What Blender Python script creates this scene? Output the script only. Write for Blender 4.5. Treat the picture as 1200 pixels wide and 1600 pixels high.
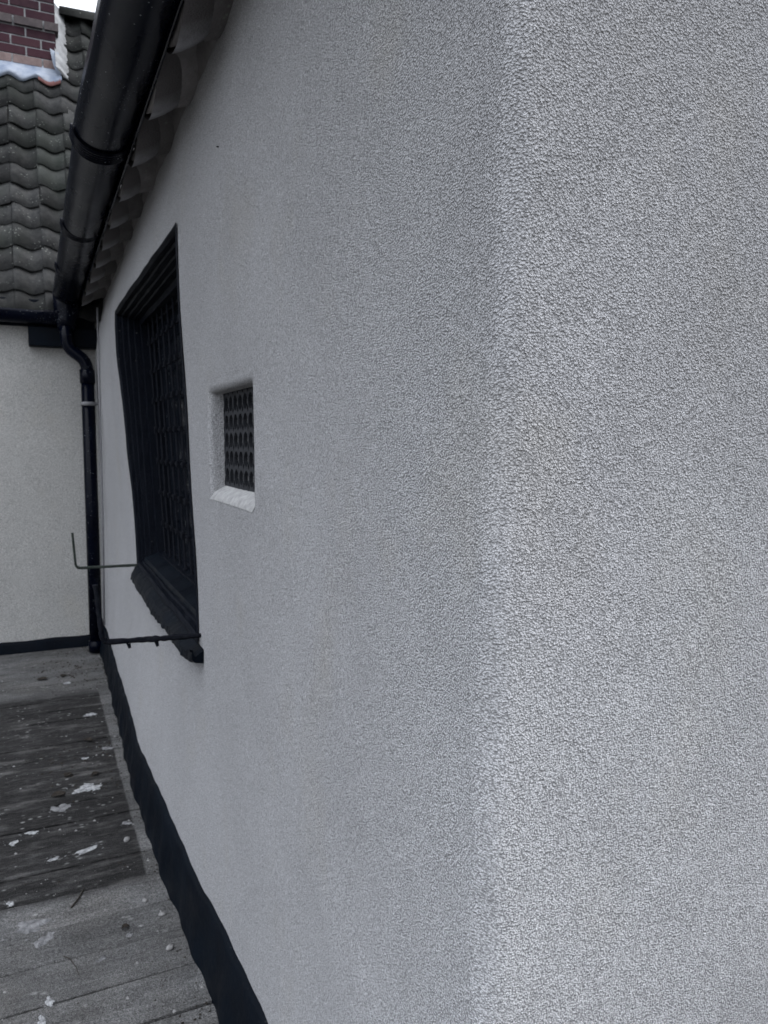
import bpy, math, random
import numpy as np
from mathutils import Vector, Matrix

random.seed(7)
R = math.radians
S = bpy.context.scene
COL = S.collection
for o in list(bpy.data.objects):
    bpy.data.objects.remove(o)

# ------------------------------------------------------------------ camera, sky, sun, exposure
YAW, PITCH, EYE = 24.5, 5.24, 1.45
cd = bpy.data.cameras.new('camera')
cam = bpy.data.objects.new('camera', cd); COL.objects.link(cam)
cam.location = (0, 0, EYE)
cam.rotation_euler = (R(90 - PITCH), 0, R(-YAW))
cd.sensor_fit = 'VERTICAL'; cd.sensor_height = 36; cd.sensor_width = 27; cd.lens = 27
cd.clip_start = 0.02; cd.clip_end = 3000
cd.dof.use_dof = True; cd.dof.focus_distance = 0.84; cd.dof.aperture_fstop = 16
S.camera = cam
S.view_settings.view_transform = 'Standard'; S.view_settings.look = 'None'
S.view_settings.gamma = 1; S.view_settings.exposure = 1.18

SUN_EL, SUN_AZ = 61, 122          # azimuth measured clockwise from +Y: the brighter part of the cloud lies behind, to the right
w = bpy.data.worlds.new('World'); S.world = w; w.use_nodes = True
nt = w.node_tree; bg = nt.nodes['Background']
sky = nt.nodes.new('ShaderNodeTexSky'); sky.sky_type = 'NISHITA'; sky.sun_disc = False
sky.sun_elevation = R(SUN_EL); sky.sun_rotation = R(SUN_AZ)
sky.air_density = 1.0; sky.dust_density = 6; sky.ozone_density = 1
# an overcast layer: even pale grey-blue cloud over the clear sky
mx = nt.nodes.new('ShaderNodeMix'); mx.data_type = 'RGBA'; mx.inputs['Factor'].default_value = 0.9
tcw = nt.nodes.new('ShaderNodeTexCoord'); sep = nt.nodes.new('ShaderNodeSeparateXYZ'); cr = nt.nodes.new('ShaderNodeValToRGB')
nt.links.new(tcw.outputs['Generated'], sep.inputs[0]); nt.links.new(sep.outputs[2], cr.inputs[0])
# overcast luminance: the zenith is about three times as bright as the horizon
cr.color_ramp.elements[0].position = 0; cr.color_ramp.elements[0].color = (.225, .237, .26, 1)
cr.color_ramp.elements[1].position = 1; cr.color_ramp.elements[1].color = (.825, .86, .93, 1)
sc = nt.nodes.new('ShaderNodeVectorMath'); sc.operation = 'SCALE'; sc.inputs['Scale'].default_value = 11
nt.links.new(cr.outputs[0], sc.inputs[0]); nt.links.new(sc.outputs[0], mx.inputs['B'])
nt.links.new(sky.outputs[0], mx.inputs['A']); nt.links.new(mx.outputs['Result'], bg.inputs[0])
bg.inputs[1].default_value = 0.15
sd = bpy.data.lights.new('sun', 'SUN'); sd.energy = 0.5; sd.angle = R(11); sd.color = (1, .985, .97)
so = bpy.data.objects.new('sun', sd); COL.objects.link(so)
sdir = Vector((math.sin(R(SUN_AZ)) * math.cos(R(SUN_EL)), math.cos(R(SUN_AZ)) * math.cos(R(SUN_EL)), math.sin(R(SUN_EL))))
so.rotation_euler = sdir.to_track_quat('Z', 'Y').to_euler()
so.location = sdir * 20

# ------------------------------------------------------------------ helpers
def link(name, verts, faces, mat, parent=None, smooth=False, label=None, tint=None):
    me = bpy.data.meshes.new(name)
    me.from_pydata([tuple(v) for v in verts], [], faces)
    me.validate(); me.update()
    if smooth:
        me.polygons.foreach_set('use_smooth', [True] * len(me.polygons))
    if tint is not None and len(tint) == len(me.vertices):
        a = me.attributes.new('tint', 'FLOAT', 'POINT'); a.data.foreach_set('value', tint)
    o = bpy.data.objects.new(name, me); COL.objects.link(o)
    if mat: me.materials.append(mat)
    if parent: o.parent = parent
    if label: o['label'] = label
    return o

def thing(name, label, cat, loc=(0, 0, 0), group=None):
    o = bpy.data.objects.new(name, None); COL.objects.link(o); o.empty_display_size = .1
    o.location = loc; o['label'] = label; o['category'] = cat
    if group: o['group'] = group
    return o

def tag(o, label, cat, group=None):
    o['label'] = label; o['category'] = cat
    if group: o['group'] = group
    return o

class MB:
    def __init__(s): s.v = []; s.f = []; s.t = []
    def add(s, vs, fs, t=.5):
        b = len(s.v); s.v += [tuple(v) for v in vs]; s.f += [tuple(b + i for i in f) for f in fs]; s.t += [t] * len(vs)
    def box(s, x0, x1, y0, y1, z0, z1, t=.5, ch=0.0):
        if ch <= 0:
            vs = [(x, y, z) for z in (z0, z1) for y in (y0, y1) for x in (x0, x1)]
            s.add(vs, [(0, 2, 3, 1), (4, 5, 7, 6), (0, 1, 5, 4), (2, 6, 7, 3), (0, 4, 6, 2), (1, 3, 7, 5)], t)
        else:      # eight corners cut: three verts each
            vs = []; idx = {}
            for k, z in enumerate((z0, z1)):
                for j, y in enumerate((y0, y1)):
                    for i, x in enumerate((x0, x1)):
                        sx, sy, sz = (1, -1)[i], (1, -1)[j], (1, -1)[k]
                        idx[i, j, k] = len(vs)
                        vs += [(x, y + sy * ch, z + sz * ch), (x + sx * ch, y, z + sz * ch), (x + sx * ch, y + sy * ch, z)]
            I = lambda i, j, k, a: idx[i, j, k] + a
            fs = []
            for i in (0, 1): fs.append([I(i, 0, 0, 0), I(i, 1, 0, 0), I(i, 1, 1, 0), I(i, 0, 1, 0)])
            for j in (0, 1): fs.append([I(0, j, 0, 1), I(1, j, 0, 1), I(1, j, 1, 1), I(0, j, 1, 1)])
            for k in (0, 1): fs.append([I(0, 0, k, 2), I(1, 0, k, 2), I(1, 1, k, 2), I(0, 1, k, 2)])
            for j in (0, 1):
                for k in (0, 1): fs.append([I(0, j, k, 1), I(1, j, k, 1), I(1, j, k, 2), I(0, j, k, 2)])
            for i in (0, 1):
                for k in (0, 1): fs.append([I(i, 0, k, 0), I(i, 1, k, 0), I(i, 1, k, 2), I(i, 0, k, 2)])
            for i in (0, 1):
                for j in (0, 1): fs.append([I(i, j, 0, 0), I(i, j, 1, 0), I(i, j, 1, 1), I(i, j, 0, 1)])
            for i in (0, 1):
                for j in (0, 1):
                    for k in (0, 1): fs.append([I(i, j, k, 0), I(i, j, k, 1), I(i, j, k, 2)])
            s.add(vs, fs, t)
    def build(s, name, mat, parent=None, smooth=False, label=None, normals=True):
        o = link(name, s.v, s.f, mat, parent, smooth, label, s.t)
        if normals: fixn(o)
        return o

def fixn(o):
    import bmesh
    bm = bmesh.new(); bm.from_mesh(o.data)
    bmesh.ops.recalc_face_normals(bm, faces=bm.faces); bm.to_mesh(o.data); bm.free()

def sweep(mb, pts, r, n=10, rough=0, cap=True, squash=1.0, t=.5):
    """tube along a polyline; r a number or a list"""
    pts = [Vector(p) for p in pts]; N = len(pts)
    rs = r if isinstance(r, (list, tuple)) else [r] * N
    vs = []; up = Vector((.13, .21, .97)).normalized()
    prev = None
    for i, p in enumerate(pts):
        tdir = ((pts[min(i + 1, N - 1)] - p).normalized() + (p - pts[max(i - 1, 0)]).normalized()).normalized()
        if prev is None: a = tdir.cross(up).normalized()
        else: a = (prev - tdir * prev.dot(tdir)).normalized()
        prev = a; b = tdir.cross(a)
        for k in range(n):
            th = 2 * math.pi * k / n
            rr = rs[i] * (1 + random.uniform(-rough, rough))
            vs.append(p + a * math.cos(th) * rr + b * math.sin(th) * rr * squash)
    fs = [(i * n + k, i * n + (k + 1) % n, (i + 1) * n + (k + 1) % n, (i + 1) * n + k) for i in range(N - 1) for k in range(n)]
    if cap: fs += [tuple(range(n))[::-1], tuple((N - 1) * n + k for k in range(n))]
    mb.add(vs, fs, t)

# ------------------------------------------------------------------ materials
def mat(name, base, rough=.8, spec=.3):
    m = bpy.data.materials.new(name); m.use_nodes = True
    b = m.node_tree.nodes['Principled BSDF']
    b.inputs['Base Color'].default_value = (*base, 1); b.inputs['Roughness'].default_value = rough
    b.inputs['Specular IOR Level'].default_value = spec
    return m, m.node_tree, b
class NG:
    """small node helper"""
    def __init__(s, nt):
        s.nt = nt; tc = nt.nodes.new('ShaderNodeTexCoord'); s.co = tc.outputs['Object']
    def mapping(s, scale, rot=(0, 0, 0), loc=(0, 0, 0)):
        n = s.nt.nodes.new('ShaderNodeMapping'); n.inputs['Scale'].default_value = scale
        n.inputs['Rotation'].default_value = rot; n.inputs['Location'].default_value = loc
        s.nt.links.new(s.co, n.inputs[0]); return n.outputs[0]
    def noise(s, scale, detail=2, rough=.5, vec=None, dist=0, out='Fac'):
        n = s.nt.nodes.new('ShaderNodeTexNoise'); n.inputs['Scale'].default_value = scale
        n.inputs['Detail'].default_value = detail; n.inputs['Roughness'].default_value = rough
        n.inputs['Distortion'].default_value = dist
        s.nt.links.new(vec or s.co, n.inputs['Vector']); return n.outputs[out]
    def voro(s, scale, vec=None, feature='F1', out='Distance', rnd=1):
        n = s.nt.nodes.new('ShaderNodeTexVoronoi'); n.feature = feature; n.inputs['Scale'].default_value = scale
        n.inputs['Randomness'].default_value = rnd
        s.nt.links.new(vec or s.co, n.inputs['Vector']); return n.outputs[out]
    def ramp(s, v, stops):
        n = s.nt.nodes.new('ShaderNodeValToRGB'); e = n.color_ramp.elements
        while len(e) < len(stops): e.new(.5)
        for k, (p, c) in enumerate(stops):
            e[k].position = p; e[k].color = (*c, 1) if isinstance(c, tuple) else (c, c, c, 1)
        s.nt.links.new(v, n.inputs[0]); return n.outputs[0]
    def math(s, op, a, b=None, clamp=False):
        n = s.nt.nodes.new('ShaderNodeMath'); n.operation = op; n.use_clamp = clamp
        for k, q in enumerate((a, b)):
            if q is None: continue
            if isinstance(q, (int, float)): n.inputs[k].default_value = q
            else: s.nt.links.new(q, n.inputs[k])
        return n.outputs[0]
    def mix(s, f, a, b, mode='MIX'):
        n = s.nt.nodes.new('ShaderNodeMix'); n.data_type = 'RGBA'; n.blend_type = mode
        for q, k in ((f, 'Factor'), (a, 'A'), (b, 'B')):
            if isinstance(q, (int, float)): n.inputs[k].default_value = q if k == 'Factor' else (q, q, q, 1)
            elif isinstance(q, tuple): n.inputs[k].default_value = (*q, 1)
            else: s.nt.links.new(q, n.inputs[k])
        return n.outputs['Result']
    def xyz(s, vec=None):
        n = s.nt.nodes.new('ShaderNodeSeparateXYZ'); s.nt.links.new(vec or s.co, n.inputs[0]); return n.outputs
    def attr(s, name):
        n = s.nt.nodes.new('ShaderNodeAttribute'); n.attribute_name = name; return n.outputs['Fac']
    def bump(s, h, dist, strength=1, normal=None):
        n = s.nt.nodes.new('ShaderNodeBump'); n.inputs['Distance'].default_value = dist; n.inputs['Strength'].default_value = strength
        s.nt.links.new(h, n.inputs['Height'])
        if normal: s.nt.links.new(normal, n.inputs['Normal'])
        return n.outputs[0]

def render_material(name, base, grain=405, depth=.0100):
    m, nt, b = mat(name, base, .82, .25); g = NG(nt); b.inputs['Diffuse Roughness'].default_value = 1.0
    n1 = g.noise(grain, 2.0, .55, dist=.1)
    v1 = g.voro(grain * .95)
    n2 = g.noise(grain * .38, 1.5, .5)
    h = g.math('ADD', g.math('MULTIPLY', g.ramp(n1, [(.32, 0.), (.68, 1.)]), .62), g.math('MULTIPLY', g.math('SUBTRACT', 1.0, v1), 1.1))
    h = g.math('DIVIDE', g.math('ADD', h, g.math('MULTIPLY', n2, .7)), 2.0)
    lo = g.noise(5, 3, .55)
    bm = g.bump(h, depth, 1.0, g.bump(lo, .02, .35))
    nt.links.new(bm, b.inputs['Normal'])
    # dirt and age: broad patches, yellowish stains, faint rain streaks
    patch = g.noise(1.6, 4, .6)
    c = g.mix(g.ramp(patch, [(.35, 0.), (.7, 1.)]), tuple(x * .93 for x in base), tuple(x * 1.05 for x in base))
    st = g.noise(4.3, 3, .6, vec=g.mapping((1, 1, .7), loc=(3.1, 1.7, .4)))
    c = g.mix(g.math('MULTIPLY', g.ramp(st, [(.56, 0.), (.74, 1.)]), .17), c, (base[0] * .92, base[1] * .84, base[2] * .66))
    sk = g.noise(9, 3, .6, vec=g.mapping((1, 1, .12)))
    c = g.mix(g.math('MULTIPLY', g.ramp(sk, [(.55, 0.), (.78, 1.)]), .12), c, tuple(x * .70 for x in base))
    sp = g.noise(grain * .8, 1, .5, vec=g.mapping((1, 1, 1), loc=(9, 4, 2)))
    c = g.mix(1.0, c, g.ramp(h, [(.55, .55), (1., 1.), (1.6, 1.)] if False else [(.44, .50), (.80, 1.06)]), 'MULTIPLY')  # grain pits darkened in the colour, standing in for their self-shadow
    nt.links.new(c, b.inputs['Base Color'])
    return m

M = {}
M['render'] = render_material('wall_render', (.665, .667, .682))
M['render_far'] = render_material('wall_render_far', (.66, .655, .635), 300, .004)

def black_paint():
    m, nt, b = mat('black_paint', (.012, .015, .022), .5, .5); g = NG(nt); b.inputs['IOR'].default_value = 1.17
    n = g.noise(7, 5, .65)
    c = g.mix(g.ramp(n, [(.4, 0.), (.75, 1.)]), (.0008, .0022, .0050), (.0022, .0050, .0095))
    s = g.noise(160, 3, .6)
    c = g.mix(g.math('MULTIPLY', g.ramp(s, [(.66, 0.), (.76, 1.)]), .35), c, (.12, .12, .12))
    nt.links.new(c, b.inputs['Base Color'])
    nt.links.new(g.ramp(n, [(.3, .4), (.7, .68)]), b.inputs['Roughness'])
    nt.links.new(g.bump(g.noise(60, 4, .6), .002, .5), b.inputs['Normal'])
    return m
M['black'] = black_paint()

def worn_timber():
    m, nt, b = mat('painted_timber_worn', (.02, .022, .028), .6, .5); g = NG(nt); b.inputs['IOR'].default_value = 1.16
    gr = g.noise(30, 4, .65, vec=g.mapping((6, .35, 6)))
    c = g.mix(g.ramp(gr, [(.45, 0.), (.75, 1.)]), (.0010, .0022, .0055), (.011, .013, .019))
    s = g.noise(45, 3, .6)
    c = g.mix(g.math('MULTIPLY', g.ramp(s, [(.68, 0.), (.76, 1.)]), .5), c, (.22, .21, .2))
    nt.links.new(c, b.inputs['Base Color'])
    nt.links.new(g.bump(gr, .004, .8), b.inputs['Normal'])
    return m
M['timber'] = worn_timber()

def pvc():
    m, nt, b = mat('black_gutter_plastic', (.006, .009, .02), .32, .5); g = NG(nt); b.inputs['IOR'].default_value = 1.2
    n = g.noise(6, 4, .6, vec=g.mapping((1, .4, 1)))
    c = g.mix(g.ramp(n, [(.35, 0.), (.75, 1.)]), (.0003, .0009, .0045), (.0010, .0024, .0080))
    # dust specks and scratches
    v = g.voro(95); d = g.noise(9, 2, .5)
    spk = g.math('MULTIPLY', g.ramp(v, [(.10, 1.), (.17, 0.)]), g.ramp(d, [(.55, 0.), (.68, 1.)]))
    v2 = g.voro(26, vec=g.mapping((1, 1.3, 1), loc=(4, 2, 7)))
    spk = g.math('MAXIMUM', spk, g.math('MULTIPLY', g.ramp(v2, [(.035, 1.), (.06, 0.)]), 1.0))
    c = g.mix(spk, c, (.30, .32, .33))
    nt.links.new(c, b.inputs['Base Color'])
    nt.links.new(g.math('ADD', g.ramp(n, [(.3, .20), (.75, .36)]), g.math('MULTIPLY', spk, .4)), b.inputs['Roughness'])
    nt.links.new(g.bump(g.noise(14, 3, .5, vec=g.mapping((1, .3, 1))), .004, .35), b.inputs['Normal'])
    return m
M['pvc'] = pvc()

def tile_mat(name, c0, c1, moss=(.025, .030, .025)):
    m, nt, b = mat(name, c0, .9, .2); g = NG(nt)
    n = g.noise(19, 6, .7)
    c = g.mix(g.ramp(n, [(.3, 0.), (.7, 1.)]), c0, c1)
    c = g.mix(g.math('MULTIPLY', g.ramp(g.noise(3.2, 4, .6), [(.45, 0.), (.7, 1.)]), .75), c, moss)
    t = g.attr('tint')
    c = g.mix(1.0, c, g.ramp(t, [(0., .5), (1., 1.4)]), 'MULTIPLY')
    v = g.voro(42, vec=g.mapping((1, 1, 1), loc=(1, 2, 3)))
    msk = g.math('MULTIPLY', g.ramp(v, [(.12, 1.), (.24, 0.)]), g.ramp(g.noise(7, 3, .6), [(.5, 0.), (.6, 1.)]))
    c = g.mix(msk, c, (.17, .18, .165))
    nt.links.new(c, b.inputs['Base Color'])
    nt.links.new(g.bump(g.noise(80, 4, .65), .004, .8), b.inputs['Normal'])
    return m
M['tile'] = tile_mat('weathered_pantile', (.018, .019, .020), (.048, .048, .047))
M['eaves_tile'] = tile_mat('eaves_tile_underside', (.13, .123, .12), (.20, .19, .19), (.13, .125, .12))

def simple(name, c0, c1, scale, rough, bscale, bdist, spec=.3, det=5):
    m, nt, b = mat(name, c0, rough, spec); g = NG(nt)
    if spec <= .1: b.inputs['IOR'].default_value = 1.2
    c = g.mix(g.ramp(g.noise(scale, det, .65), [(.3, 0.), (.7, 1.)]), c0, c1)
    nt.links.new(c, b.inputs['Base Color'])
    nt.links.new(g.bump(g.noise(bscale, 4, .6), bdist, .9), b.inputs['Normal'])
    return m
M['mortar'] = simple('mortar', (.20, .205, .21), (.38, .39, .40), 12, .95, 70, .006)
def lobe_mat():
    m, nt, b = mat('lobe_mortar', (.3, .3, .3), .95, .2); g = NG(nt)
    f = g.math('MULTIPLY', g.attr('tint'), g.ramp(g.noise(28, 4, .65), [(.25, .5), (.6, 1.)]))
    nt.links.new(g.mix(f, (.115, .108, .107), (.34, .34, .35)), b.inputs['Base Color'])  # dark grey, going pale where tint is high
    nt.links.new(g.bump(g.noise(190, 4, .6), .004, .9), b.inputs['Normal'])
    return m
M['lobe_two_tone'] = lobe_mat()
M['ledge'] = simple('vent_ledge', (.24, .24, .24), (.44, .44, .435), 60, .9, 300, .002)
M['lead'] = simple('lead_flashing', (.12, .16, .24), (.36, .40, .46), 7, .55, 12, .012, .5)
M['red_tile'] = simple('red_clay', (.17, .075, .07), (.24, .12, .11), 20, .9, 60, .003)
M['iron'] = simple('rusty_painted_iron', (.003, .004, .007), (.016, .017, .021), 70, .75, 160, .003, .1)
M['green_iron'] = simple('dark_green_iron', (.008, .014, .012), (.035, .045, .036), 60, .6, 140, .002)
M['clay_vent'] = simple('dark_vent_grate', (.006, .007, .010), (.022, .024, .029), 60, .8, 150, .002)
M['soffit'] = simple('soffit_board', (.05, .047, .045), (.09, .085, .08), 12, .9, 60, .003)
M['stone'] = simple('pebble_stone', (.15, .148, .145), (.34, .335, .33), 60, .9, 200, .001)
M['leaf'] = simple('dead_leaf', (.012, .010, .008), (.04, .032, .025), 60, .9, 200, .001)
M['twig'] = simple('dry_twig', (.02, .018, .016), (.06, .05, .042), 80, .9, 200, .001)
M['dropping'] = simple('bird_dropping_white', (.10, .10, .105), (.50, .51, .515), 55, .9, 200, .002)
M['dropping_thin'] = simple('bird_dropping_washed', (.07, .07, .073), (.27, .27, .275), 40, .9, 200, .002)
M['grey_clip'] = simple('grey_bracket', (.16, .16, .17), (.22, .22, .23), 20, .6, 60, .001)
M['ground'] = simple('yard_ground', (.09, .088, .082), (.16, .155, .145), 3, .95, 30, .01)
M['dark_room'] = simple('dark_room', (.008, .008, .009), (.014, .014, .015), 3, .9, 30, .002)

def glass():
    m, nt, b = mat('window_glass_dark', (.006, .008, .012), .08, .5); g = NG(nt)
    nt.links.new(g.bump(g.noise(6, 2, .5), .01, .2), b.inputs['Normal'])
    nt.links.new(g.ramp(g.noise(12, 4, .6), [(.35, .06), (.7, .3)]), b.inputs['Roughness'])
    return m
M['glass'] = glass()

def brick_mat():
    m, nt, b = mat('chimney_brick', (.12, .03, .035), .85, .25); g = NG(nt)
    t = g.attr('tint')
    c = g.ramp(t, [(0., (.022, .008, .014)), (.5, (.038, .012, .020)), (.8, (.048, .018, .025)), (1., (.030, .009, .016))])
    c = g.mix(g.math('MULTIPLY', g.ramp(g.noise(25, 5, .65), [(.4, 0.), (.75, 1.)]), .5), c, (.06, .03, .035))
    nt.links.new(c, b.inputs['Base Color'])
    nt.links.new(g.bump(g.noise(90, 4, .6), .003, .8), b.inputs['Normal'])
    return m
M['brick'] = brick_mat()
M['brick_grey'] = simple('sooty_brick', (.05, .042, .045), (.10, .085, .085), 14, .9, 90, .003)
M['brick_pale'] = simple('cement_washed_brick', (.13, .095, .09), (.24, .18, .17), 12, .9, 90, .004)

def deck_mat():
    m, nt, b = mat('weathered_boards', (.14, .135, .13), .88, .25); g = NG(nt)
    t = g.attr('tint')
    grain = g.noise(14, 5, .7, vec=g.mapping((.6, 9, 1)))
    fine = g.noise(60, 3, .7, vec=g.mapping((.5, 6, 1)))
    grit = g.noise(300, 2, .6)
    dirt = g.noise(3.2, 5, .65)
    # the weathered, gritty coat
    c = g.mix(g.ramp(grain, [(.3, 0.), (.7, 1.)]), (.12, .12, .12), (.235, .235, .235))
    c = g.mix(g.math('MULTIPLY', g.ramp(dirt, [(.4, 0.), (.65, 1.)]), .5), c, (.16, .152, .142))
    c = g.mix(1.0, c, g.ramp(grit, [(.35, .45), (.65, 1.3)]), 'MULTIPLY')
    c = g.mix(1.0, c, g.ramp(g.noise(90, 4, .7), [(.35, .72), (.7, 1.2)]), 'MULTIPLY')
    c = g.mix(1.0, c, g.ramp(g.noise(5.5, 4, .65, vec=g.mapping((.8, 1.5, 1), loc=(7, 1, 0))), [(.35, .68), (.65, 1.15)]), 'MULTIPLY')
    # the darker rectangle where a mat has lain: bare wet-dark wood
    d = g.mix(g.ramp(grain, [(.3, 0.), (.75, 1.)]), (.006, .0058, .006), (.028, .027, .027))
    d = g.mix(g.math('MULTIPLY', g.ramp(fine, [(.52, 0.), (.75, 1.)]), .6), d, (.14, .135, .13))
    d = g.mix(g.math('MULTIPLY', g.ramp(g.noise(8, 5, .7, vec=g.mapping((.45, 1.6, 1))), [(.52, 0.), (.72, 1.)]), .7), d, (.17, .165, .16))
    X, Y, Z = g.xyz()
    wob = g.math('MULTIPLY', g.math('SUBTRACT', g.noise(9, 4, .6), .5), .05)
    wob2 = g.math('MULTIPLY', g.math('SUBTRACT', g.noise(6, 4, .7), .5), .16)
    def step(v, lo, wd, sign=1):     # 0..1 across lo..lo+wd
        q = g.math('DIVIDE', g.math('SUBTRACT', v, lo), wd, True); return q if sign > 0 else g.math('SUBTRACT', 1.0, q, True)
    mx = step(g.math('ADD', X, g.math('MULTIPLY', wob, .25)), .290, .008, -1)
    y0 = step(g.math('ADD', Y, g.math('MULTIPLY', wob2, .6)), 2.50, .06, 1)
    y1 = step(g.math('ADD', Y, wob2), 4.62, .10, -1)
    msk = g.math('MULTIPLY', g.math('MULTIPLY', mx, y0), y1)
    msk = g.math('MULTIPLY', msk, g.ramp(g.noise(12, 4, .7, vec=g.mapping((.6, 2, 1))), [(.25, .55), (.5, 1.)]))
    c = g.mix(msk, c, d)
    c = g.mix(1.0, c, g.ramp(t, [(0., .82), (1., 1.18)]), 'MULTIPLY')
    # small pale spots trodden into the wood
    v = g.voro(34, vec=g.mapping((.7, 1, 1), loc=(3, 5, 0)))
    sp = g.math('MULTIPLY', g.ramp(v, [(.06, 1.), (.26, 0.)]), g.ramp(g.noise(5, 3, .6), [(.5, 0.), (.62, 1.)]))
    c = g.mix(g.math('MULTIPLY', sp, .7), c, (.42, .42, .41))
    nt.links.new(c, b.inputs['Base Color'])
    h = g.math('ADD', g.math('MULTIPLY', grain, .6), g.math('ADD', g.math('MULTIPLY', grit, .5), g.math('MULTIPLY', g.noise(110, 3, .6), .8)))
    nt.links.new(g.bump(h, .010, 1.0), b.inputs['Normal'])
    return m
M['deck'] = deck_mat()

# ------------------------------------------------------------------ the old wall's surface
YK = np.array([.60, 1.5, 1.9, 2.4, 2.9, 3.3, 3.9, 4.6, 5.2, 6.2])
ZK = np.array([0, .2, .85, 1.5, 2.08, 2.45, 2.75])
XT = np.array([
    [.430, .413, .400, .376, .362, .358, .372, .386, .398, .41],
    [.430, .413, .400, .376, .362, .358, .372, .386, .398, .41],
    [.432, .420, .420, .419, .420, .425, .432, .430, .422, .42],
    [.432, .420, .420, .420, .420, .420, .421, .420, .420, .42],
    [.432, .420, .420, .420, .416, .411, .406, .410, .420, .425],
    [.436, .440, .446, .450, .456, .460, .468, .476, .484, .49],
    [.438, .450, .460, .465, .470, .475, .480, .488, .494, .50]])
def cubic(xs, ys, x):
    i = int(min(max(np.searchsorted(xs, x) - 1, 0), len(xs) - 2))
    h = xs[i + 1] - xs[i]; t = min(max((x - xs[i]) / h, 0), 1)
    def sl(k):
        a, b = max(k - 1, 0), min(k + 1, len(xs) - 1); return (ys[b] - ys[a]) / (xs[b] - xs[a])
    m0, m1 = sl(i) * h, sl(i + 1) * h
    return (2*t**3-3*t**2+1)*ys[i] + (t**3-2*t**2+t)*m0 + (-2*t**3+3*t**2)*ys[i+1] + (t**3-t**2)*m1
def wallx(Y, Z):
    v = cubic(ZK, [cubic(YK, XT[k], Y) for k in range(len(ZK))], Z)
    return v + .0022 * math.sin(Y * 9.1 + Z * 3.3) * math.sin(Z * 7.7 - Y * 2.1 + 1)
def cornery(Z): return .668 + (1.35 - Z) * .035 + .004 * math.sin(Z * 6.1)
def endy(X, Z): return cornery(Z) + .003 * math.sin(X * 8 + Z * 5) + .002 * math.sin(Z * 13 - X * 6)

WU0, WU1, WZ0, WZ1 = 2.32, 3.97, .87, 2.102      # window opening (nominal)
VU0, VU1, VZ0, VZ1 = 1.585, 2.015, 1.313, 1.575  # vent opening
def skew(u, z):
    """window jambs lean: shift along Y that fades away from the window"""
    zz = min(max((z - 1.48) / 1.0, -.62), .62)
    near, far = .17 * zz, .35 * zz
    if u <= 2.07: return 0
    if u < WU0: return near * (u - 2.07) / (WU0 - 2.07)
    if u <= WU1: return near + (far - near) * (u - WU0) / (WU1 - WU0)
    if u < 5.2: return far * (5.2 - u) / (5.2 - WU1)
    return 0
def SP(u, z, d=0, o=0):
    y = u + skew(u, z); return Vector((wallx(y, z) + d, y, z))

house = thing('rendered_cottage', 'near cottage with rough grey rendered wall, black plinth, leaning dark window and small vent opening', 'house')

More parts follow.
